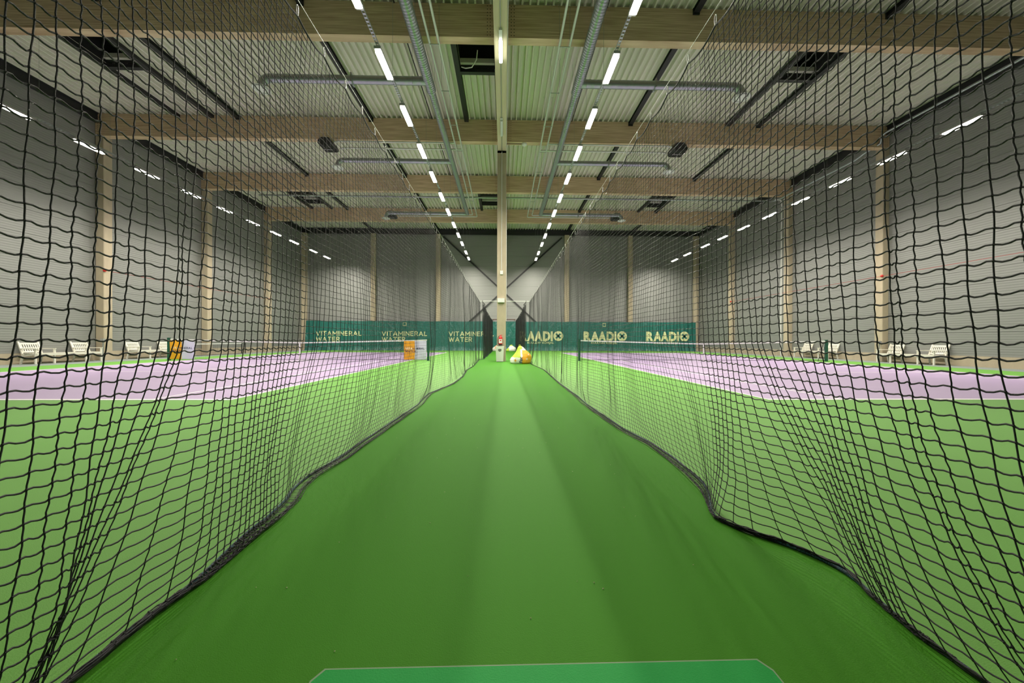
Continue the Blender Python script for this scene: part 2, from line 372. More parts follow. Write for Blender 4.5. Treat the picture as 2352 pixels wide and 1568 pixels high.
# ------------------------------------------------------------------ strip lights in four rows on cable trays
lamp_h = MB().box(-.085, .085, -.56, .56, .01, .08).mesh('housing', M_house)
lamp_d = MB().box(-.075, .075, -.48, .48, -.03, .01).mesh('diffuser', M_emit)
lamp_w = {}
for x, row, tilt in LAMP_ROWS:
    mb = MB(); y = 7.2
    mb.box(-.035, -.03, 5.6, 33.3, 0, .05).box(.03, .035, 5.6, 33.3, 0, .05)
    yy = 5.6
    while yy < 33.3: mb.box(-.03, .03, yy, yy+.05, 0, .006); yy += .1
    t = mb.build('cable_tray', M_galv, None, (x, 0, LAMP_Z+.115)); tag(t, f'perforated cable tray carrying the {row} row of lights', 'cable tray')
    for i, y in enumerate(LAMP_Y if 'inner' in row else LAMP_Y[1:]):
        t = empty('strip_light', (x, y, LAMP_Z), 0, f'bright strip light, {ORD[i]} from the camera end of the {row} row', 'lamp', f'{row} row of strip lights')
        link('housing', lamp_h, t); link('diffuser', lamp_d, t)
        MB().tube([(0, .7, .12), (0, .7, ZR-LAMP_Z)], .004, 4).build('suspension_wire', M_galvwire, t) if i == 0 else link('suspension_wire', lw_me, t)
        if i == 0: lw_me = [c for c in t.children if c.name.startswith('suspension_wire')][0].data
        for e in (-1, 1):      # the two halves of the lens throw along the row
            L = bpy.data.lights.new('strip_light_glow', 'AREA'); L.shape = 'RECTANGLE'; L.size = .12; L.size_y = .44
            L.energy = LAMP_W/2; L.color = LAMP_COL; L.spread = LAMP_SPREAD
            lo = bpy.data.objects.new('strip_light_glow', L); COL.objects.link(lo); lo.parent = t; lo.location = (0, e*.24, -.12); lo.rotation_euler = (e*math.radians(28), -tilt, 0)
L = bpy.data.lights.new('batten_glow', 'AREA'); L.shape = 'RECTANGLE'; L.size = .1; L.size_y = .8; L.energy = 25; L.color = (.97, 1, .86)
lo = bpy.data.objects.new('batten_glow', L); COL.objects.link(lo); lo.location = (XC+.02, 11.5, 10.2)

# ------------------------------------------------------------------ ventilation ducts
def spiral(mb, a, b, r, pitch=.1, ridge=.012, n=20):
    a = Vector(a); b = Vector(b); L = (b-a).length; k = max(2, int(L/pitch)); pts = []; rs = []
    for i in range(k):
        for t, q in ((0, r), (.72, r), (.8, r+ridge), (.92, r+ridge)):
            pts.append(a.lerp(b, (i+t)/k)); rs.append(q)
    pts.append(b); rs.append(r); mb.tube(pts, rs, n)
DZ = 10.6
for s in (-1, 1):
    x0 = -2.82 if s < 0 else 2.74
    t = empty('spiral_duct', (0, 0, DZ), 0, f'long galvanised spiral duct under the roof {"left" if s<0 else "right"} of the ridge with three branches', 'duct', 'ventilation ducts')
    mb = MB(); spiral(mb, (x0, YF, 0), (x0, 13.9, 0), .17); mb.build('main_duct', M_galv, t)
    mb = MB(); spiral(mb, (x0, 13.9, 0), (x0, 27.4, 0), .135, .12, .004); mb.tube([(x0, 13.8, 0), (x0, 13.95, 0)], [.18, .15], 20); o = mb.build('main_duct', M_galv, t)
    for j, (y, xe) in enumerate(((13.4, 8.9), (19.4, 8.9), (27.4, 8.95))):
        mb = MB(); r = .145 if j == 0 else .125; xe2 = s*xe
        spiral(mb, (x0, y, 0), (xe2-s*.3, y, 0), r, .3, .003, 16)
        el = [(xe2-s*.3+s*.3*math.sin(q), y, -.3+.3*math.cos(q)) for q in [k*PI/2/5 for k in range(6)]]
        mb.tube(el, r, 16)
        o = mb.build('branch_duct', M_galv, t)
        mb = MB(); mb.lathe([(r, 0), (r+.02, -.05), (.30, -.09), (.31, -.11), (.285, -.115), (.24, -.08), (.24, -.075)], 24)
        mb.lathe([(.0, -.10), (.12, -.105), (.20, -.10), (.205, -.09), (.0, -.085)], 24)
        mb.build('diffuser', M_white, o, (xe2, y, -.3))
        mb = MB()
        for xx in (s*5.6,): mb.box(xx-.02, xx+.02, y-r-.02, y+r+.02, -r-.02, r+.02)
        mb.lathe([(0, 0), (.03, -.04), (.0, -.05)], 6, (s*5.6, y, -r-.02)); mb.build('clamp', M_galv, o)
    mb = MB()
    for y in np.arange(2.0, 27, 3.07):
        for q in (-.06, .06): mb.tube([(x0+q*.3, y, .15), (x0+q, y, ZR-DZ)], .005, 4)
    mb.build('hanger', M_galvwire, t)['kind'] = 'stuff'
# twin heating pipes and unit heaters
def heater(x, y, z, s, lab):
    t = empty('unit_heater', (x, y, z), 0, lab, 'heater', 'ceiling unit heaters')
    mb = MB(); W, D, H = .36, .36, .28
    prof = [(-W*.55, H), (W*.45, H), (W*.8, H*.55), (W, 0), (W*.9, -.1), (-W*.8, -.1), (-W, 0), (-W*.95, H*.5)]
    vs = [(a, yy, b) for yy in (-D, D) for a, b in prof]; n = 8
    mb.add(vs, [(i, (i+1) % n, n+(i+1) % n, n+i) for i in range(n)] + [tuple(range(n))[::-1], tuple(range(n, 2*n))])
    mb.build('casing', M_black, t)
    mb = MB()
    for k in range(7): mb.bar((-W*.75, -D*.8+k*D*.27, -.115), (W*.85, -D*.8+k*D*.27, -.115), .05, .02)
    mb.build('louvre_grille', M_rubber, t); MB().tube([(-W*.7, D*.1, -.13), (W*.5, D*.1, -.13)], .01, 5).build('brace_rod', M_steel, t)
    MB().tube([(0, 0, H), (0, 0, ZR-z)], .01, 5).build('hanger', M_black, t)
for s in (-1, 1):
    nm = 'left' if s < 0 else 'right'
    xa, xb = (-2.45, -2.15) if s < 0 else (2.12, 1.78)
    t = empty('heating_pipes', (0, 0, 10.7), 0, f'twin pale heating pipes running beside the {nm} duct to the heaters', 'pipes')
    R = .040
    for x, y1, y2 in ((xa, 27.85, 17.75), (xb, 28.3, 18.35)):
        MB().tube([(x, YF, 0), (x, y1-.1, 0), (x+s*.03, y1-.03, 0), (x+s*.1, y1, 0), (s*8.3, y1, 0)], R, 8).build('pipe', M_pipe, t)
        MB().tube([(x, y2, .0), (x+s*.1, y2, -.0), (s*8.1, y2, 0), (s*8.3, y2, -.05)], R, 8).build('pipe', M_pipe, t)
    mb = MB()
    for y in np.arange(3, 27.5, 2.2):
        for x in (xa, xb): mb.tube([(x, y, 0), (x, y, 1.15)], .005, 4); mb.tube([(x-.04, y, 1.3), (x, y, 1.15), (x+.04, y, 1.3)], .005, 4)
        mb.bar((xa, y, -.045), (xb, y, -.045), .03, .015)
    mb.build('hanger', M_galvwire, t)['kind'] = 'stuff'
    heater(s*8.75, 18.1, 10.62, s, f'black unit heater hanging over the {nm} court under the second beam')
    heater(s*8.72, 28.05, 10.6, s, f'black unit heater farther away over the {nm} court by the fourth beam')
# pipe across the hall and down the right wall
t = empty('cross_pipe', (0, 24.75, 10.8), 0, 'galvanised pipe crossing the whole hall in the third bay and running along the right wall', 'pipe')
MB().tube([(-16.6, 0, 0), (18.6, 0, 0), (18.75, -.05, 0), (18.9, -.3, 0), (18.9, -5.7, 0), (18.95, -6.2, .15), (19.0, -6.9, .25), (19.0, -7.0, .6), (19.0, -7.15, .66), (19.0, -25, .66)], .055, 10).build('pipe', M_galv, t)
tag(MB().tube([(18.6, -.35, -.02), (19.1, -.2, -.02), (19.2, -.15, -.1), (19.24, -.12, -.3), (19.24, -.12, -10.78)], .035, 8).build('down_pipe', M_white, t), 'white down pipe beside the column')
# detector beside the ridge
t = empty('smoke_detector', (.98, 18.12, 10.9), 0, 'round white detector on a rod under the second beam right of the ridge', 'detector')
MB().lathe([(0, .02), (.13, .02), (.14, -.02), (.09, -.08), (0, -.09)], 16).build('housing', M_white, t)
MB().tube([(0, 0, 0), (-.95, 0, .0)], .014, 5).build('rod', M_brown, t)
# red reflectors and a red cord along the side walls
for x, s in ((-19.5, 'left'), (19.3, 'right')):
    sg = 1 if s == 'left' else -1
    for i, y in ((1, 17.97), (3, 30.25)):
        t = empty('red_detector', (x+(.02 if s == 'left' else -.02), y+.02, 4.38), 0, f'small red detector on the {"nearer" if i == 1 else "farther"} column of the {s} wall' + (', with a thin red cord' if i == 1 else ''), 'detector', 'red detectors on the columns')
        MB().lathe([(0, .06), (.05, .05), (.07, 0), (.05, -.05), (0, -.06)], 10).build('head', M_red, t)
        if i == 1: MB().tube([(0, -9 if s == 'right' else .3, 0), (0, 12.2, -.02)], .006, 4).build('cord', M_red, t)

# ------------------------------------------------------------------ lettering
def text_mesh(txt, h, m, bold=0., width=None, align='LEFT', sp=1.0):
    cu = bpy.data.curves.new('t', 'FONT'); cu.body = txt; cu.size = 1; cu.offset = bold; cu.align_x = align; cu.space_character = sp; cu.resolution_u = 3
    ob = bpy.data.objects.new('t', cu); COL.objects.link(ob); dg = bpy.context.evaluated_depsgraph_get()
    me = bpy.data.meshes.new_from_object(ob.evaluated_get(dg)); bpy.data.objects.remove(ob)
    xs = [v.co.x for v in me.vertices]; y_ = [v.co.y for v in me.vertices]
    sy = h/.70; sx_ = (width/(max(xs)-min(xs))) if width else sy; x0 = min(xs) if align == 'LEFT' else 0
    for v in me.vertices: v.co = Vector(((v.co.x-x0)*sx_, 0, v.co.y*sy))
    me.materials.clear(); me.materials.append(m); me.update(); return me
STROKES = {'V': (.72, [[(0, 1), (.36, 0), (.72, 1)]]), 'I': (0, [[(0, 0), (0, 1)]]), 'T': (.6, [[(0, 1), (.6, 1)], [(.3, 1), (.3, 0)]]),
    'A': (.76, [[(0, 0), (.38, 1), (.76, 0)], [(.15, .3), (.61, .3)]]), 'M': (.8, [[(0, 0), (0, 1), (.4, .35), (.8, 1), (.8, 0)]]), 'N': (.66, [[(0, 0), (0, 1), (.66, 0), (.66, 1)]]),
    'E': (.5, [[(.5, 1), (0, 1), (0, 0), (.5, 0)], [(0, .52), (.44, .52)]]), 'R': (.54, [[(0, 0), (0, 1), (.34, 1), (.5, .9), (.53, .73), (.48, .55), (.34, .46), (0, .46)], [(.28, .46), (.56, 0)]]),
    'L': (.46, [[(0, 1), (0, 0), (.46, 0)]]), 'W': (1.06, [[(0, 1), (.26, 0), (.53, .9), (.8, 0), (1.06, 1)]])}
def stroke_mesh(txt, h, m, width, thick=.17):
    mb = MB(); x = 0; t = thick/2
    for ch in txt:
        w_, ls = STROKES[ch]
        for l in ls:
            for (ax, az), (bx, bz) in zip(l[:-1], l[1:]):
                a = Vector((x+ax, 0, t+az*(1-2*t))); b = Vector((x+bx, 0, t+bz*(1-2*t))); dd = (b-a).normalized(); n = Vector((-dd.z, 0, dd.x))*t; dd *= t*.9
                mb.add([a-dd-n, b+dd-n, b+dd+n, a-dd+n], [(0, 1, 2, 3)])
        x += w_+thick+.17
    me = mb.mesh('lettering', m); k = width/(x-.17)
    for v in me.vertices: v.co = Vector(((v.co.x+t)*k, 0, v.co.z*h))
    return me
def drape(me, loc, yf, off):
    for v in me.vertices: v.co.y = yf(v.co.x+loc[0], v.co.z+loc[2]) - loc[1] - off
    me.update()

# ------------------------------------------------------------------ back curtains
def cy_(x, z):
    a = .35 + .65*(1-z/2.85)
    return 35.5 + a*(.03*math.sin(x*3.1+.8*math.sin(z*1.7)) + .02*math.sin(x*6.7+z*1.3+1) + .015*math.sin(x*11.3-z*2.2))
def curtain(x0, x1, s):
    nx, nz = int((x1-x0)/.12), 14; mb = MB(); vs = []
    for j in range(nz+1):
        z = 2.87*j/nz
        for i in range(nx+1):
            x = x0+(x1-x0)*i/nx; e = 0
            if s < 0 and i < 8: e = -.12*(1-j/nz)*(8-i)/8
            top = .03*math.sin(x*1.9)*(j/nz)**3
            vs.append((x+e, cy_(x, z)-(.10*math.exp(-z/.12)), max(z+top*.5, .004)))
    mb.add(vs, [(j*(nx+1)+i, j*(nx+1)+i+1, (j+1)*(nx+1)+i+1, (j+1)*(nx+1)+i) for j in range(nz) for i in range(nx)], True)
    return mb.mesh('sheet', M_curtain)
t = empty('back_curtain', (0, 0, 0), 0, 'green backdrop curtain of the left court printed VITAMINERAL WATER', 'curtain')
link('sheet', curtain(-19.3, -.1, -1), t)
for xs in (-18.35, -11.98, -5.45):
    for txt, z, wd in (('VITAMINERAL', 1.42, 4.42), ('WATER', .86, 2.28)):
        me = stroke_mesh(txt, .46, M_print, wd); drape(me, (xs, 35.5, z), cy_, .02); link('lettering', me, t, (xs, 35.5, z))
me = B(-.17, .17, -.003, .003, -.17, .17).mesh('emblem', M_print); link('emblem', me, t, (-9.75, cy_(-9.75, 2.58)-.03, 2.58))
B(-.12, .12, -.006, .003, -.12, .12).build('emblem', M_curtain, t, (-9.75, cy_(-9.75, 2.58)-.034, 2.58))
t2 = empty('back_curtain', (0, 0, 0), 0, 'green backdrop curtain of the right court printed RAADIO', 'curtain')
link('sheet', curtain(-.05, 19.1, 1), t2)
for xs in (1.52, 7.85, 14.1):
    zb = 1.02
    for txt, xo, wd in (('R', 0, .78), ('A', .74, .80), ('A', 1.46, .80), ('D', 2.30, .74), ('I', 3.08, .19)):
        me = text_mesh(txt, .86, M_print, .055, wd); drape(me, (xs+xo, 35.5, zb), cy_, .02 + (.004 if txt == 'A' else 0)); link('lettering', me, t2, (xs+xo, 35.5, zb))
    mb = MB(); n = 28; R = .49; cxo = 3.82
    mb.add([(R*math.cos(2*PI*k/n), 0, R*math.sin(2*PI*k/n)) for k in range(n)], [tuple(range(n))])
    me = mb.mesh('roundel', M_print); drape(me, (xs+cxo, 35.5, zb+.44), lambda a, b: cy_(xs+cxo, zb), .05); ro = link('roundel', me, t2, (xs+cxo, 35.5, zb+.44))
    mb = MB()
    for q in (PI/4, -PI/4):
        c, s_ = math.cos(q), math.sin(q); mb.add([(c*a-s_*b, 0, s_*a+c*b) for a, b in ((-.32, -.09), (.32, -.09), (.32, .09), (-.32, .09))], [(0, 1, 2, 3)])
    me = mb.mesh('cross_mark', M_curtain); drape(me, (0, 0, 0), lambda a, b: cy_(xs+cxo, zb)-35.5, .054); link('cross_mark', me, ro)
    me = text_mesh('KUULDAV KÕIKJAL', .19, M_print, .01, 2.6); drape(me, (xs+.78, 35.5, .70), cy_, .02); link('lettering', me, t2, (xs+.78, 35.5, .70))
link('emblem', B(-.17, .17, -.003, .003, -.17, .17).mesh('emblem', M_print), t2, (9.9, cy_(9.9, 2.58)-.03, 2.58))
B(-.12, .12, -.006, .003, -.12, .12).build('emblem', M_curtain, t2, (9.9, cy_(9.9, 2.58)-.034, 2.58))
tag(MB().tube([(-1.1, 35.95, 3.05), (-1.1, 35.2, 3.05)], .03, 8).tube([(1.05, 35.95, 3.05), (1.05, 35.2, 3.05)], .03, 8).tube([(-1.15, 35.2, 3.05), (1.1, 35.2, 3.05)], .04, 8).build('curtain_bar', M_brown), 'dark brown bar above the curtain behind the centre column', 'bar')

# ------------------------------------------------------------------ tennis nets
def tennis_net(s):
    X0, X1, Y = 4.73-.914, 4.73+10.97+.914, 6.33+11.885
    side = 'left' if s < 0 else 'right'
    t = empty('tennis_net', (0, Y, 0), 0, f'tennis net with white band across the {side} court', 'tennis net', 'tennis nets')
    xm = (X0+X1)/2
    def top(x): u = abs(x-xm)/((X1-X0)/2); return .914+.156*u**1.2
    for x in (X0, X1):
        mb = MB().box(-.05, .05, -.05, .05, 0, 1.10); mb.box(-.055, .055, -.055, .055, 1.10, 1.115); mb.box(-.09, .09, -.09, .09, 0, .012); mb.box(-.02, .02, .05, .11, .6, .75)
        mb.build('net_post', M_post, t, (s*x, 0, 0))
    xs = np.linspace(X0+.07, X1-.07, 60)
    mb = MB()
    zs = .06
    for k in range(21):
        q = k/20; mb.tube([(s*x, 0, zs+(top(x)-.05-zs)*q) for x in xs[::3]], .0016, 3, False)
    for x in np.linspace(X0+.07, X1-.07, 270): mb.tube([(s*x, 0, zs), (s*x, 0, top(x)-.04)], .0016, 3, False)
    mb.build('netting', M_tnet, t)['kind'] = 'stuff'
    mb = MB()
    for i in range(len(xs)-1):
        a, b = xs[i], xs[i+1]
        mb.add([(s*a, -.012, top(a)-.06), (s*b, -.012, top(b)-.06), (s*b, -.012, top(b)), (s*a, -.012, top(a)), (s*a, .012, top(a)-.06), (s*b, .012, top(b)-.06), (s*b, .012, top(b)), (s*a, .012, top(a))],
               [(0, 1, 2, 3), (7, 6, 5, 4), (3, 2, 6, 7), (0, 4, 5, 1)])
    mb.build('headband', M_tape, t)
    B(-.028, .028, -.016, .016, .02, .92).build('centre_strap', M_tape, t, (s*xm, 0, 0))
    mb = MB().tube([(s*x, 0, .055) for x in (X0+.07, X1-.07)], .012, 5); mb.build('bottom_band', M_tnet, t)
    if s > 0:
        MB().tube([(X1-.45, -.02, 0), (X1-.15, -.02, 1.0)], .012, 6).build('singles_stick', M_rubber, t)
        tag(B(-.12, .12, -.03, .03, -.03, .03).build('winder', M_post, t, (X1-.42, 0, 1.03)), 'green tensioner')
    return t
tennis_net(-1); tennis_net(1)
def banner(x0, x1, lab):
    Y = 18.215; W = x1-x0; t = empty('net_banner', (x0, Y-.03, .06), 0, lab, 'banner', 'banners on the left net')
    def fy(x, z): return .012*math.sin(x*9+z*5)
    def sheet(a, b, m):
        mb = MB(); n = 8; k = 6
        mb.add([(a+(b-a)*i/n, fy(a+(b-a)*i/n, .93*j/k), .93*j/k) for j in range(k+1) for i in range(n+1)], [(j*(n+1)+i, j*(n+1)+i+1, (j+1)*(n+1)+i+1, (j+1)*(n+1)+i) for j in range(k) for i in range(n)], True)
        return mb.mesh('cloth', m)
    h = W*.48
    link('cloth', sheet(0, h, M_orange), t)['label'] = 'orange half'; link('cloth', sheet(h, W, M_lilac), t)['label'] = 'pale lilac half'
    for txt, x, z, wd, m in (('VITA', .08, .50, .36, M_bagw), ('MINERAL', .46, .50, .64, M_navy), ('WATER', .08, .36, .54, M_navy)):
        me = stroke_mesh(txt, .10, m, wd*W/1.2)
        for v in me.vertices: v.co.y = fy(v.co.x+x, v.co.z+z)-.004
        link('lettering', me, t, (x*W/1.2, 0, z))
banner(-5.03, -3.9, 'orange and lilac VITAMINERAL WATER banner at the net post nearest the lane')
banner(-16.55, -15.35, 'orange and lilac VITAMINERAL WATER banner at the left end of the left net')
# mini net along the left wall
t = empty('mini_net', (-19.15, 24.4, 0), 0, 'low practice net with white tape standing along the left wall', 'practice net')
mb = MB()
for k in range(9): mb.tube([(0, -2.3, .08+k*.08), (0, 2.3, .08+k*.08)], .002, 3, False)
for y in np.linspace(-2.3, 2.3, 60): mb.tube([(0, y, .08), (0, y, .74)], .002, 3, False)
mb.build('netting', M_tnet, t)['kind'] = 'stuff'
B(-.01, .01, -2.3, 2.3, .72, .77).build('headband', M_tape, t); B(-.02, .02, -2.3, 2.3, 0, .03).build('base_bar', M_black, t)
for y in (-2.3, 2.3, 2.65): B(-.02, .02, -.03, .03, 0, .8).build('post', M_rubber, t, (0, y, 0))

# ------------------------------------------------------------------ courtside benches: two seats joined by a middle table
def bench_proto():
    t = empty('courtside_bench')
    L = 2.4; Wd = .62
    mb = MB()
    for i in range(6): mb.box(-.22+i*.095, -.22+i*.095+.08, -L/2, L/2, .42, .445)
    mb.build('seat', M_bench, t)
    MB().box(.30, .33, -L/2, L/2, .35, .42).box(-.24, -.21, -L/2, L/2, .35, .42).build('seat_rail', M_bench, t)
    bk = lambda z: -.24-(z-.42)*.38
    for a in (-L/2, L/2-Wd):
        mb = MB()
        for y in (a, a+Wd): mb.bar((bk(.42), y, .40), (bk(.92), y, .92), .05, .045, (1, 0, 0))
        for z, h in ((.84, .07), (.66, .035), (.50, .06)): mb.bar((bk(z), a, z), (bk(z), a+Wd, z), .025, h, (-.3, 0, 1))
        for k in range(8): y = a+.06+k*(Wd-.12)/7; mb.bar((bk(.5), y, .5), (bk(.84), y, .84), .035, .018, (1, 0, 0))
        mb.build('backrest', M_bench, t)
        for y in (a, a+Wd):
            MB().bar((bk(.64), y, .63), (.33, y, .63), .06, .028).build('armrest', M_bench, t)
            MB().bar((.28, y, 0), (.28, y, .62), .05, .055, (1, 0, 0)).build('leg', M_bench, t)
            mb = MB(); mb.bar((-.32, y, 0), (-.22, y, .42), .05, .055, (1, 0, 0)); mb.bar((-.24, y, .33), (.26, y, .40), .03, .05); mb.build('leg', M_bench, t)
    return t
proto = bench_proto()
spots = [(-19.45, 16.35, 0, 'white two seat bench by the left wall, nearer the camera', 1), (-19.45, 20.5, 0, 'white two seat bench by the left wall, partly behind the net banner', 0),
         (19.15, 21.8, PI, 'white two seat bench by the right wall behind the net post', 0), (19.15, 16.6, PI, 'white two seat bench by the right wall, nearer the camera', 0)]
for x, y, r, lab, first in spots:
    o = proto if first else copy_tree(proto)
    o.location = (x, y, 0); o.rotation_euler = (0, 0, r); tag(o, lab, 'bench', 'courtside benches')
# small socket posts by the columns
for x, y, s in ((-19.38, 17.82, 'left'), (19.2, 18.02, 'right')):
    t = empty('socket_post', (x, y, 0), 0, f'thin grey post with a small box beside the first {s} wall column in view', 'post', 'socket posts')
    MB().tube([(0, 0, 0), (0, 0, .95)], .022, 6).build('pole', M_galv, t); B(-.07, .07, -.05, .05, .93, 1.06).build('box', M_house, t); B(-.08, .08, -.08, .08, 0, .01).build('foot', M_galv, t)

# ------------------------------------------------------------------ things at the centre column
t = empty('fire_extinguisher', (XC-.02, CY-.12, .80), 0, 'red fire extinguisher hanging on the centre column above the bin', 'extinguisher')
MB().lathe([(0, 0), (.085, 0), (.092, .03), (.092, .06)], 18).build('base_ring', M_rubber, t)
MB().lathe([(.09, .06), (.09, .36), (.075, .41), (.035, .43), (.03, .44)], 18).build('cylinder', M_red, t)
mb = MB(); n = 8
vs = [(.0915*math.sin(a), -.0915*math.cos(a), z) for z in (.10, .30) for a in [-1+2*k/n for k in range(n+1)]]
mb.add(vs, [(k, k+1, n+2+k, n+1+k) for k in range(n)]); tag(mb.build('label_plate', M_white, t), 'white instruction label')
B(-.03, .03, -.094, -.0935, .2, .26).build('pictogram', M_red, t)
mb = MB().lathe([(.03, .43), (.03, .48), (.0, .49)], 10); mb.bar((-.02, 0, .48), (.09, -.02, .5), .02, .02); mb.bar((-.02, 0, .46), (.07, -.02, .455), .015, .012); mb.build('valve', M_red, t)
MB().tube([(-.02, 0, .46), (-.08, 0, .45), (-.13, -.01, .36), (-.14, -.02, .22), (-.12, -.02, .10), (-.10, -.02, .05)], .012, 8).build('hose', M_rubber, t)
B(-.03, .03, .08, .13, .2, .44).build('wall_bracket', M_steel, t)
t = empty('litter_bin', (XC-.05, 17.45, 0), 0, 'white tapered bin with a round black emblem in front of the centre column', 'bin')
mb = MB(); a, b = .165, .20
mb.add([(-a, -a, .02), (a, -a, .02), (a, a*.9, .02), (-a, a*.9, .02), (-b, -b, .74), (b, -b, .74), (b, b*.9, .74), (-b, b*.9, .74)], [(3, 2, 1, 0), (0, 1, 5, 4), (1, 2, 6, 5), (2, 3, 7, 6), (3, 0, 4, 7)])
mb.build('body', M_white, t); B(-b, b, -b, b*.9, .74, .755).build('rim', M_white, t)
B(-.1, .1, -.12, .1, .756, .765).build('opening', M_rubber, t)
B(-.14, -.1, -.15, -.11, 0, .02).build('foot', M_rubber, t); B(.1, .14, -.15, -.11, 0, .02).build('foot', M_rubber, t)
B(-.14, -.1, .1, .14, 0, .02).build('foot', M_rubber, t); B(.1, .14, .1, .14, 0, .02).build('foot', M_rubber, t)
mb = MB(); n = 20; mb.add([(.08*math.cos(2*PI*k/n), 0, .08*math.sin(2*PI*k/n)) for k in range(n)], [tuple(range(n))]); e_ = mb.build('emblem', M_rubber, t, (0, -.196, .585), (-.049, 0, 0))
mb = MB().tube([(.056*math.cos(2*PI*k/16), -.002, .056*math.sin(2*PI*k/16)) for k in range(17)], .004, 4, False)
mb.tube([(-.03, -.002, -.045), (-.01, -.002, 0), (-.03, -.002, .045)], .004, 4, False); mb.tube([(.03, -.002, -.045), (.01, -.002, 0), (.03, -.002, .045)], .004, 4, False)
mb.build('emblem_lines', M_lens, e_)
tag(B(-.17, .17, -.05, .05, -.1, .1).build('control_box', M_white, None, (XC, CY-.06, 3.0)), 'white box mounted high on the front of the centre column', 'box')
tag(MB().tube([(-1.32, 19.85, 3.19), (1.38, 19.85, 3.19)], .013, 8).build('net_crossbar', M_white), 'thin white bar joining the tops of both divider nets behind the centre column', 'bar')

def bean_bag(x, y, W, H, lab, kind, flip=1):
    """slumped sack: wide flat base, peak leaning to one side"""
    t = empty('bean_bag', (x, y, 0), 0, lab, 'bean bag', 'bean bags')
    nu, nv = 64, 36; mb = MB(); vs = []
    pl = [(0, .92), (.08, 1.0), (.25, .98), (.40, .86), (.55, .62), (.68, .42), (.80, .30), (.90, .24), (.97, .14), (1, .02)]
    pr = [(0, .90), (.08, 1.0), (.25, 1.06), (.42, 1.04), (.55, .93), (.68, .70), (.80, .50), (.90, .36), (.97, .18), (1, .02)]
    for j in range(nv+1):
        v = j/nv; r1 = float(np.interp(v, [p[0] for p in pl], [p[1] for p in pl])); r3 = float(np.interp(v, [p[0] for p in pr], [p[1] for p in pr]))
        for i in range(nu):
            a = 2*PI*i/nu; c = math.cos(a)*flip
            r = r1+(r3-r1)*(.5+.5*c); wob = 1+.035*math.sin(4*a+v*5)+.03*math.sin(9*a-v*8)*v
            rr = r
            h = H*v*(1-(.14*max(-c, 0)*math.sin(PI*min(v*1.3, 1))))
            vs.append((W/2*(rr*math.cos(a)*wob - flip*.06*v), W/2*.92*rr*math.sin(a)*wob, max(.003, h)))
    mb.v = vs
    for j in range(nv):
        for i in range(nu):
            f = [j*nu+i, j*nu+(i+1) % nu, (j+1)*nu+(i+1) % nu, (j+1)*nu+i]
            c = sum((Vector(vs[k]) for k in f), Vector())/4; q = c.x/(W/2)*flip; h = c.z/H
            if kind == 0:
                m = 2 if (q > .12 and h < .74) else (1 if h > .36 and q < -.05 + (.25 if h > .8 else 0) else 0)
                if q > .12 and h >= .74: m = 0
            elif kind == 1: m = 3 if h > .38 and q < .55 else 0
            else: m = 1 if (q < -.45 and h < .5) or h > .86 else 0
            mb.f.append(f); mb.m.append(m); mb.sm.append(True)
    mb.build('cover', [M_bagw, M_lime, M_bago, M_bagp], t)
    return t, vs, nu
t, vs, nu = bean_bag(.74, 16.2, .92, .80, 'large white, lime and orange bean bag beside the right divider net', 0)
def star(R0, m, loc, rot):
    mb = MB(); pts = []
    for k in range(10): r_ = R0 if k % 2 == 0 else R0*.42; pts.append((r_*math.sin(k*PI/5+.3), 0, r_*math.cos(k*PI/5+.3)))
    mb.add([(0, -.004, 0)]+pts, [(0, 1+(k+1) % 10, 1+k) for k in range(10)]); return mb.build('starfish_print', m, t, loc, rot)
star(.085, M_bago, (-.25, -.385, .16), (.05, 0, -.62)); star(.05, M_bagw, (.33, -.335, .42), (-.35, 0, .7)); star(.06, M_bagw, (.26, -.40, .22), (0, 0, .6))
me = text_mesh('For', .13, M_navy, .03, .26)
for v in me.vertices:   # run upwards on the front of the bag
    x_, z_ = v.co.x, v.co.z; v.co = Vector((-z_, 0, x_))
me.update(); link('lettering', me, t, (.055, -.45, .06), (.04, 0, 0))
mb = MB(); mb.tube([(-.06, 0, .76), (-.08, 0, .83), (-.02, 0, .84), (0, 0, .77)], .012, 6); mb.build('handle_loop', M_lime, t)
for q, (bx, by, bw, bh, lab, c) in enumerate(((-.62, 33.9, .95, .60, 'small peach and white bean bag half hidden behind the centre column', 1), (.66, 33.9, .92, .60, 'white and lime bean bag at the foot of the far curtain', 2))):
    t, vs, nu = bean_bag(bx, by, bw, bh, lab, c, -1 if q == 0 else 1)
    MB().tube([(.06, 0, bh-.03), (.05, 0, bh+.05), (.11, 0, bh+.05), (.12, 0, bh-.03)], .012, 6).build('handle_loop', M_lime if q else M_bagp, t)

# ------------------------------------------------------------------ green patch at the camera's feet
t = empty('floor_patch', (.135, .2, 0), 0, 'bright green rectangular patch laid on the floor nearest the camera', 'mat')
def poly(g, z): return [(-.725-g, -.9-g, z), (.725+g, -.9-g, z), (.725+g, .925+g, z), (.70+g, .965+g, z), (-.70-g, .955+g, z), (-.725-g, .915+g, z)]
for g, z, m, nm in ((.006, .0025, M_matedge, 'frayed_edge'), (0, .004, M_mat, 'patch')):
    mb = MB(); p = poly(g, z) + poly(g, 0); mb.add(p, [tuple(range(6))] + [(i, i+6, (i+1) % 6+6, (i+1) % 6) for i in range(6)]); mb.build(nm, m, t)
mb = MB()
for k in range(60):
    x, y = random.uniform(-1.2, 1.2), random.uniform(1.2, 7); r = random.uniform(.0015, .003)
    mb.add([(x-r, y-r, .004), (x+r, y-r, .004), (x+r, y+r, .004), (x-r, y+r, .004), (x, y, .007)], [(0, 1, 4), (1, 2, 4), (2, 3, 4), (3, 0, 4)])
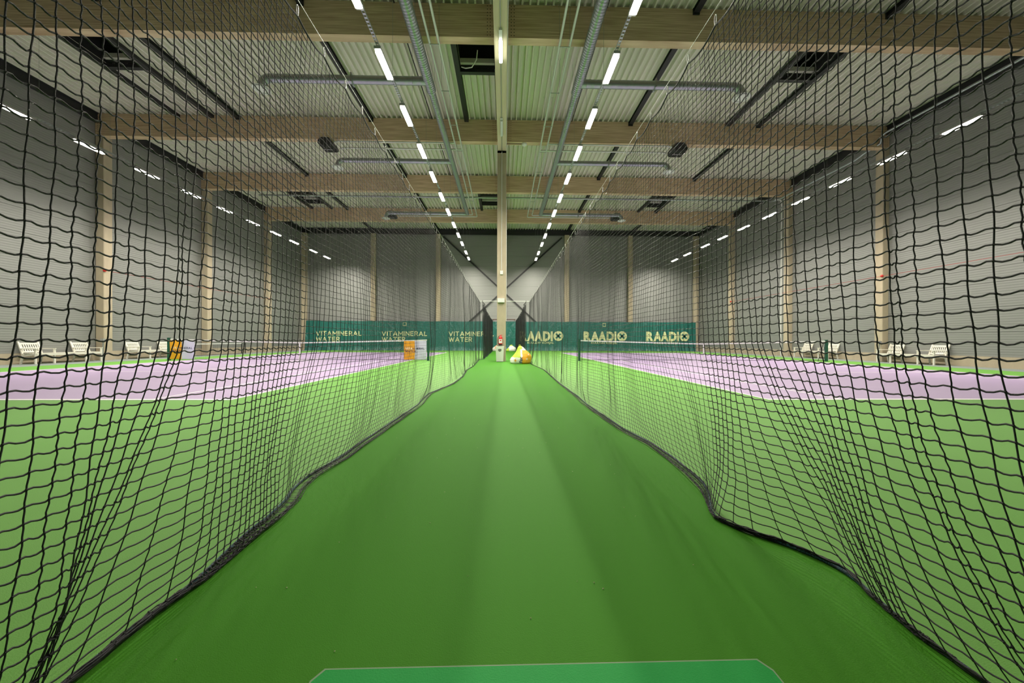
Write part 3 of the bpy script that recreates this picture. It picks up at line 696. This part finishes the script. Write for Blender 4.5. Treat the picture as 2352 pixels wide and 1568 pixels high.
tag(mb.build('floor_crumbs', M_print), 'tiny pale crumbs scattered on the green lane floor', 'debris', kind='stuff')

# ------------------------------------------------------------------ divider nets
CELLS = {-1: (.0515, .0455), 1: (.0535, .0445)}
def grid_tubes(lines, r, ns, ax):
    """lines: (n, k, 3) array of polylines, fixed ring frame: ax 0 -> rings in XY, 1 -> rings in XZ"""
    n, k, _ = lines.shape
    q = 2*np.pi*np.arange(ns)/ns + .4
    off = np.zeros((ns, 3)); off[:, 0] = np.cos(q)*r; off[:, 1 if ax == 0 else 2] = np.sin(q)*r
    v = (lines[:, :, None, :] + off[None, None]).reshape(-1, 3)
    i = np.arange(n)[:, None, None]*(k*ns); j = np.arange(k-1)[None, :, None]*ns; s = np.arange(ns)[None, None, :]; s1 = (s+1) % ns
    a = i+j+s; b = i+j+s1; c = i+j+ns+s1; d_ = i+j+ns+s
    return v, np.stack([a, b, c, d_], -1).reshape(-1, 4)
def np_mesh(name, parts, m, tris=()):
    V = []; L = []; T = []; o = 0
    for v, f in list(parts)+list(tris): V.append(v); L.append((f+o).ravel()); T.append(np.full(len(f), f.shape[1])); o += len(v)
    V = np.concatenate(V).astype(np.float32); L = np.concatenate(L).astype(np.int32); T = np.concatenate(T).astype(np.int32)
    st = np.concatenate([[0], np.cumsum(T)[:-1]]).astype(np.int32)
    me = bpy.data.meshes.new(name); me.vertices.add(len(V)); me.vertices.foreach_set('co', V.ravel())
    me.loops.add(len(L)); me.loops.foreach_set('vertex_index', L); me.polygons.add(len(T))
    me.polygons.foreach_set('loop_start', st); me.polygons.foreach_set('loop_total', T)
    me.polygons.foreach_set('use_smooth', np.ones(len(T), dtype=bool)); me.materials.append(m); me.update(calc_edges=True); return me
def noise1(x, seed, scales):
    g = np.random.default_rng(seed); out = 0
    for wl, amp in scales:
        for _ in range(3): out = out + amp/1.7*np.sin(2*np.pi*x/(wl*g.uniform(.75, 1.35)) + g.uniform(0, 6.28))
    return out
LB = np.array([(-1, 1.3), (1.13, 1.3), (1.4, 1.31), (1.6, 1.29), (1.84, 1.30), (2.15, 1.30), (2.37, 1.33), (2.57, 1.39), (2.78, 1.41), (3.2, 1.37), (3.8, 1.36), (4.74, 1.33), (5.85, 1.30), (7.0, 1.40), (7.8, 1.29), (8.6, 1.18), (10.3, 1.15), (12.5, 1.27), (14.3, 1.2), (18.7, 1.29), (22, 1.25)])
RB = np.array([(-1, 1.47), (1.26, 1.47), (1.46, 1.51), (1.6, 1.56), (1.71, 1.51), (1.8, 1.46), (1.88, 1.38), (1.97, 1.30), (2.09, 1.24), (2.17, 1.26), (2.35, 1.33), (2.48, 1.37), (2.78, 1.41), (3.16, 1.44), (3.63, 1.43), (4.19, 1.34), (5.87, 1.28), (6.64, 1.31), (8.44, 1.31), (10.6, 1.35), (12.6, 1.38), (15.5, 1.17), (19, 1.25), (22, 1.2)])
ZT = 3.15
def net_point(side, s, m):
    """s: position along the net at the top rope, m: length of twine below the rope. arrays"""
    left = side < 0
    H = ZT
    sp = .33; ph = (s/sp) % 1.0
    sag = .032*4*ph*(1-ph)*np.clip(1-m/.5, 0, 1)
    z = H-.05-sag-m
    xt = 1.30 if left else 1.35
    path = LB if left else RB
    zc = np.clip(z, 0, 9)
    # strands lean towards the camera as they come down, most of it near the floor
    lean = (.028 if left else .022)*(H-zc)*np.exp(-((s-1.0)/2.0)**2) + .02*noise1(s*.9, 11+left, [(2.3, 1)])*(H-zc)/3
    lo = np.clip((1.05-zc)/1.05, 0, 1)
    if left:
        lean = lean + .36*lo**1.2*np.exp(-((s-1.46)/.16)**2) + .08*lo**1.6*np.exp(-((s-1.3)/.5)**2) + .14*lo*np.exp(-((s-2.5)/.35)**2)
        pl = [(1.49, 1.40, .09, .80, 2.0), (2.6, 2.48, .10, .7, 1.6)]
    else:
        lean = lean + .44*lo**1.1*np.exp(-((s-1.88)/.30)**2) + .30*lo**2*np.exp(-((s-1.25)/.25)**2) + .25*lo*np.exp(-((s-2.75)/.5)**2)
        pl = [(1.24, 1.22, .085, .6, 2.3), (1.9, 1.84, .11, .6, 1.5), (2.75, 2.65, .12, .6, 1.2), (1.52, 1.47, .07, .5, 1.0)]
    y = s-lean
    for c, _, wd, am, zt in pl:
        k = np.clip((zt-zc)/.8, 0, 1); k = k*k*(3-2*k)
        y = y - k*am*(s-c)*np.exp(-((s-c)/wd)**2)
    far = np.clip((s-3)/3, 0, 1)
    y = y + far*noise1(s, 21+left, [(.9, .018), (1.7, .03)])*(.35+.65*np.clip((2.6-zc)/2.6, 0, 1))
    over = np.clip(.014-z, 0, 1); y = y - over*(.35+.4*np.sin(s*3.7))
    xb = np.interp(y, path[:, 0], path[:, 1])
    # slack twine lies on the floor as a gathered band on the lane side of the bottom rope
    wd = .03+.06*np.clip((y-1.5)/.5, 0, 1) if left else .012+.065*np.clip((y-2.2)/.4, 0, 1)
    wd = wd*(1+.2*np.sin(y*5.3))*np.clip((12-y)/6, .5, 1)
    xb = xb+wd
    t = np.clip(zc/1.0, 0, 1); t = t**.6
    x = xb + (xt-xb)*t
    amp = .25+.75*np.clip((3.0-zc)/2.5, 0, 1)
    x = x + amp*noise1(s, 5+left, [(.75, .012), (2.1, .03), (.33, .006)])*(.45+.55*np.clip((s-1.5)/2, 0, 1))*np.clip(zc/.25, 0, 1)
    x = x + .022*np.sin(zc*2.1+s*.7)*np.clip(zc, 0, 1)*np.clip((ZT-zc)*2, 0, 1)
    q = over/.19
    z2 = np.where(z > .014, z, .010+.020*np.abs(np.sin(np.pi*q+.6))*(.6+.4*np.sin(s*9)))
    x = np.where(z > .014, x, xb - wd*np.abs(np.sin(np.pi*q))**.8)
    return np.stack([x*side, y, z2], -1)
def divider(side, s0, s1, zones):
    CELL, CV = CELLS[side]; nrow = int(ZT/CV)+9; parts = []; knots = []
    ms = np.arange(nrow)*CV
    for a, b, sub, ns, r in zones:
        ss = np.arange(a, b-.001, CELL) if b < s1 else np.arange(a, b+CELL*.5, CELL)
        g = np.random.default_rng(int(a*100)+5)
        # verticals
        k = (nrow-1)*sub+1; mm = np.linspace(0, (nrow-1)*CV, k)
        S, Mq = np.meshgrid(ss, mm, indexing='ij'); P = net_point(side, S, Mq)
        ph = 2*np.pi*mm/CV; jit = g.uniform(-.5, 1.3, size=(len(ss), 1))
        if sub > 1: P[:, :, 1] += .0016*np.sin(ph)[None]*jit
        # irregular knots
        P[:, :, 1] += .0025*np.sin(Mq*23+S*91)+.003*np.sin(Mq*7.3+S*37)
        parts.append(grid_tubes(P, r, ns, 0))
        # horizontals
        k = (len(ss)-1)*sub+1; e = CELL if b < s1 else 0
        k = int(round((ss[-1]+e-ss[0])/CELL))*sub+1
        sh = np.linspace(ss[0], ss[-1]+e, k)
        Mh, Sh = np.meshgrid(ms, sh, indexing='ij'); P = net_point(side, Sh, Mh)
        if sub > 1:
            ph = 2*np.pi*(sh-ss[0])/CELL; P[:, :, 2] += (.0034*np.sin(ph)-.0018*(1-np.cos(ph)))[None]*g.uniform(.6, 1.25, size=(nrow, 1))
            P[:, :, 2] = np.maximum(P[:, :, 2], .004)
        P[:, :, 1] += .0025*np.sin(Mh*23+Sh*91)+.003*np.sin(Mh*7.3+Sh*37)
        parts.append(grid_tubes(P, r*(1.4 if sub == 4 else 1.1 if sub == 2 else .95), ns, 1))
        if sub > 1:      # knots where the twines cross
            Mk, Sk = np.meshgrid(ms, ss, indexing='ij'); K = net_point(side, Sk, Mk); K[:, :, 1] += .0025*np.sin(Mk*23+Sk*91)+.003*np.sin(Mk*7.3+Sk*37)
            K = K.reshape(-1, 3); kr = .0050 if sub == 4 else .0036
            o4 = np.array([(1, 0, 0), (0, 1, 0), (-1, 0, 0), (0, -1, 0), (0, 0, 1), (0, 0, -1)])*kr; o4[4:, 2] *= 1.3
            V = (K[:, None]+o4[None]).reshape(-1, 3); b6 = np.arange(len(K))[:, None]*6
            q6 = np.array([(0, 1, 4, 4), (1, 2, 4, 4), (2, 3, 4, 4), (3, 0, 4, 4)])
            tri = np.array([(0, 1, 4), (1, 2, 4), (2, 3, 4), (3, 0, 4), (1, 0, 5), (2, 1, 5), (3, 2, 5), (0, 3, 5)])
            knots.append((V, (b6[:, None]+tri[None]).reshape(-1, 3)))
    return np_mesh('netting', parts, M_net, knots)
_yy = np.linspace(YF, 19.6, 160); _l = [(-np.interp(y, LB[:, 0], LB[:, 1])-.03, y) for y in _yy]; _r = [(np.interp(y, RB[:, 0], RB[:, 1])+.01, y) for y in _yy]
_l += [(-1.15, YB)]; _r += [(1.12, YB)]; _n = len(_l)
MB().add([(x, y, .0012) for x, y in _l] + [(x, y, .0012) for x, y in _r], [(i, _n+i, _n+i+1, i+1) for i in range(_n-1)]).build('lane_strip', M_lane, floor)  # darker green strip over the court green, edges following the divider nets
def rope_pts(side, s0, s1, m, st, dx=0, dz=0):
    s = np.arange(s0, s1, st); p = net_point(side, s, np.full_like(s, m)); p[:, 0] += side*dx; p[:, 2] += dz; return p
hook_me = None
for side in (-1, 1):
    nm = 'left' if side < 0 else 'right'
    t = empty('divider_net', (0, 0, 0), 0, f'black rope mesh divider net hanging along the {nm} side of the lane', 'net', 'divider nets')
    a0 = .36; CELL = CELLS[side][0]
    zones = [(a0, a0+CELL*40, 4, 5, .0021), (a0+CELL*40, a0+CELL*100, 2, 4, .0018), (a0+CELL*100, a0+CELL*round((19.7-a0)/CELL), 1, 3, .0016)]
    s1 = zones[-1][1]; 
    link('netting', divider(side, a0, s1, zones), t)['kind'] = 'stuff'
    p = rope_pts(side, a0, s1, 0, .04); v, f = grid_tubes(p[None], .006, 6, 1); link('top_rope', np_mesh('top_rope', [(v, f)], M_net), t)
    p = rope_pts(side, a0, s1, 3.14, .02, .0, .0)
    path = LB if side < 0 else RB; xb = np.interp(p[:, 1], path[:, 0], path[:, 1])
    if side > 0: w_ = .012+.065*np.clip((p[:, 1]-2.2)/.4, 0, 1)
    else: w_ = .03+.06*np.clip((p[:, 1]-1.5)/.5, 0, 1)
    p[:, 0] = side*(xb+w_*np.clip((12-p[:, 1])/6, .5, 1)); p[:, 2] = .010
    for _ in range(6): p[1:-1] = (p[:-2]+p[1:-1]*2+p[2:])/4
    v, f = grid_tubes(p[None], .0085, 8, 1); tag(link('bottom_rope', np_mesh('bottom_rope', [(v, f)], M_rope), t), 'weighted bottom rope with blue flecks')
    xt = side*(1.30 if side < 0 else 1.35)
    MB().tube([(xt, a0, ZT+.035), (xt, s1+.1, ZT+.035)], .002, 5).build('support_cable', M_steel, t)
    if hook_me is None:
        mb = MB(); lp = [(0, .011*math.sin(2*PI*k/10)*(1+.3*math.cos(2*PI*k/10)), -.02+.036*math.cos(2*PI*k/10)) for k in range(11)]
        mb.tube(lp, .0032, 5, False); hook_me = mb.mesh('hook', M_steel)
    s = .33
    while s < s1:
        if s > a0: 
            q = net_point(side, np.array([s]), np.array([0.]))[0]; link('hook', hook_me, t, (q[0], q[1], ZT+.0))
        s += .33
# second nets, gathered, from the cross bar to the far curtain
for side in (-1, 1):
    nm = 'left' if side < 0 else 'right'
    t = empty('gathered_net', (0, 0, 0), 0, f'dark gathered net closing the far end of the lane on the {nm}, behind the bar', 'net', 'gathered nets')
    ss = np.arange(19.2, 34.3, .035); nr = 60
    def P2(S, Q):
        top = np.interp(S, [19.2, 19.6, 20.5, 22, 26, 34.3], [3.15, 3.01, 2.93, 2.87, 2.80, 2.84])
        z = .01+(top-.01)*(1-Q); x = np.interp(S, [19.2, 34.3], [1.14, 1.12]) + .05*np.sin(S*5.3+z*.4)+.03*np.sin(S*11.7+1)
        y = S+.12*np.sin(S*7.1+.5)*(1-.3*z/3) - .25*np.clip(.5-z, 0, 1)*np.exp(-((S-19.6)/.8)**2)
        x = x + .09*np.clip(.3-z, 0, 1)*np.sin(S*3)
        return np.stack([side*x, y, z], -1)
    Sv, Qv = np.meshgrid(ss, np.linspace(0, 1, 22), indexing='ij'); Qh, Sh = np.meshgrid(np.linspace(0, 1, nr), ss, indexing='ij')
    link('netting', np_mesh('netting', [grid_tubes(P2(Sv, Qv), .0034, 3, 0), grid_tubes(P2(Sh[:, ::2], Qh[:, ::2]), .0028, 3, 1)], M_net), t)['kind'] = 'stuff'
    p = P2(ss, np.zeros_like(ss)); link('top_rope', np_mesh('top_rope', [grid_tubes(p[None], .012, 5, 1)], M_net), t)
    p = P2(ss, np.ones_like(ss)); p[:, 2] = .015; link('bottom_rope', np_mesh('bottom_rope', [grid_tubes(p[None], .012, 5, 1)], M_rope), t)
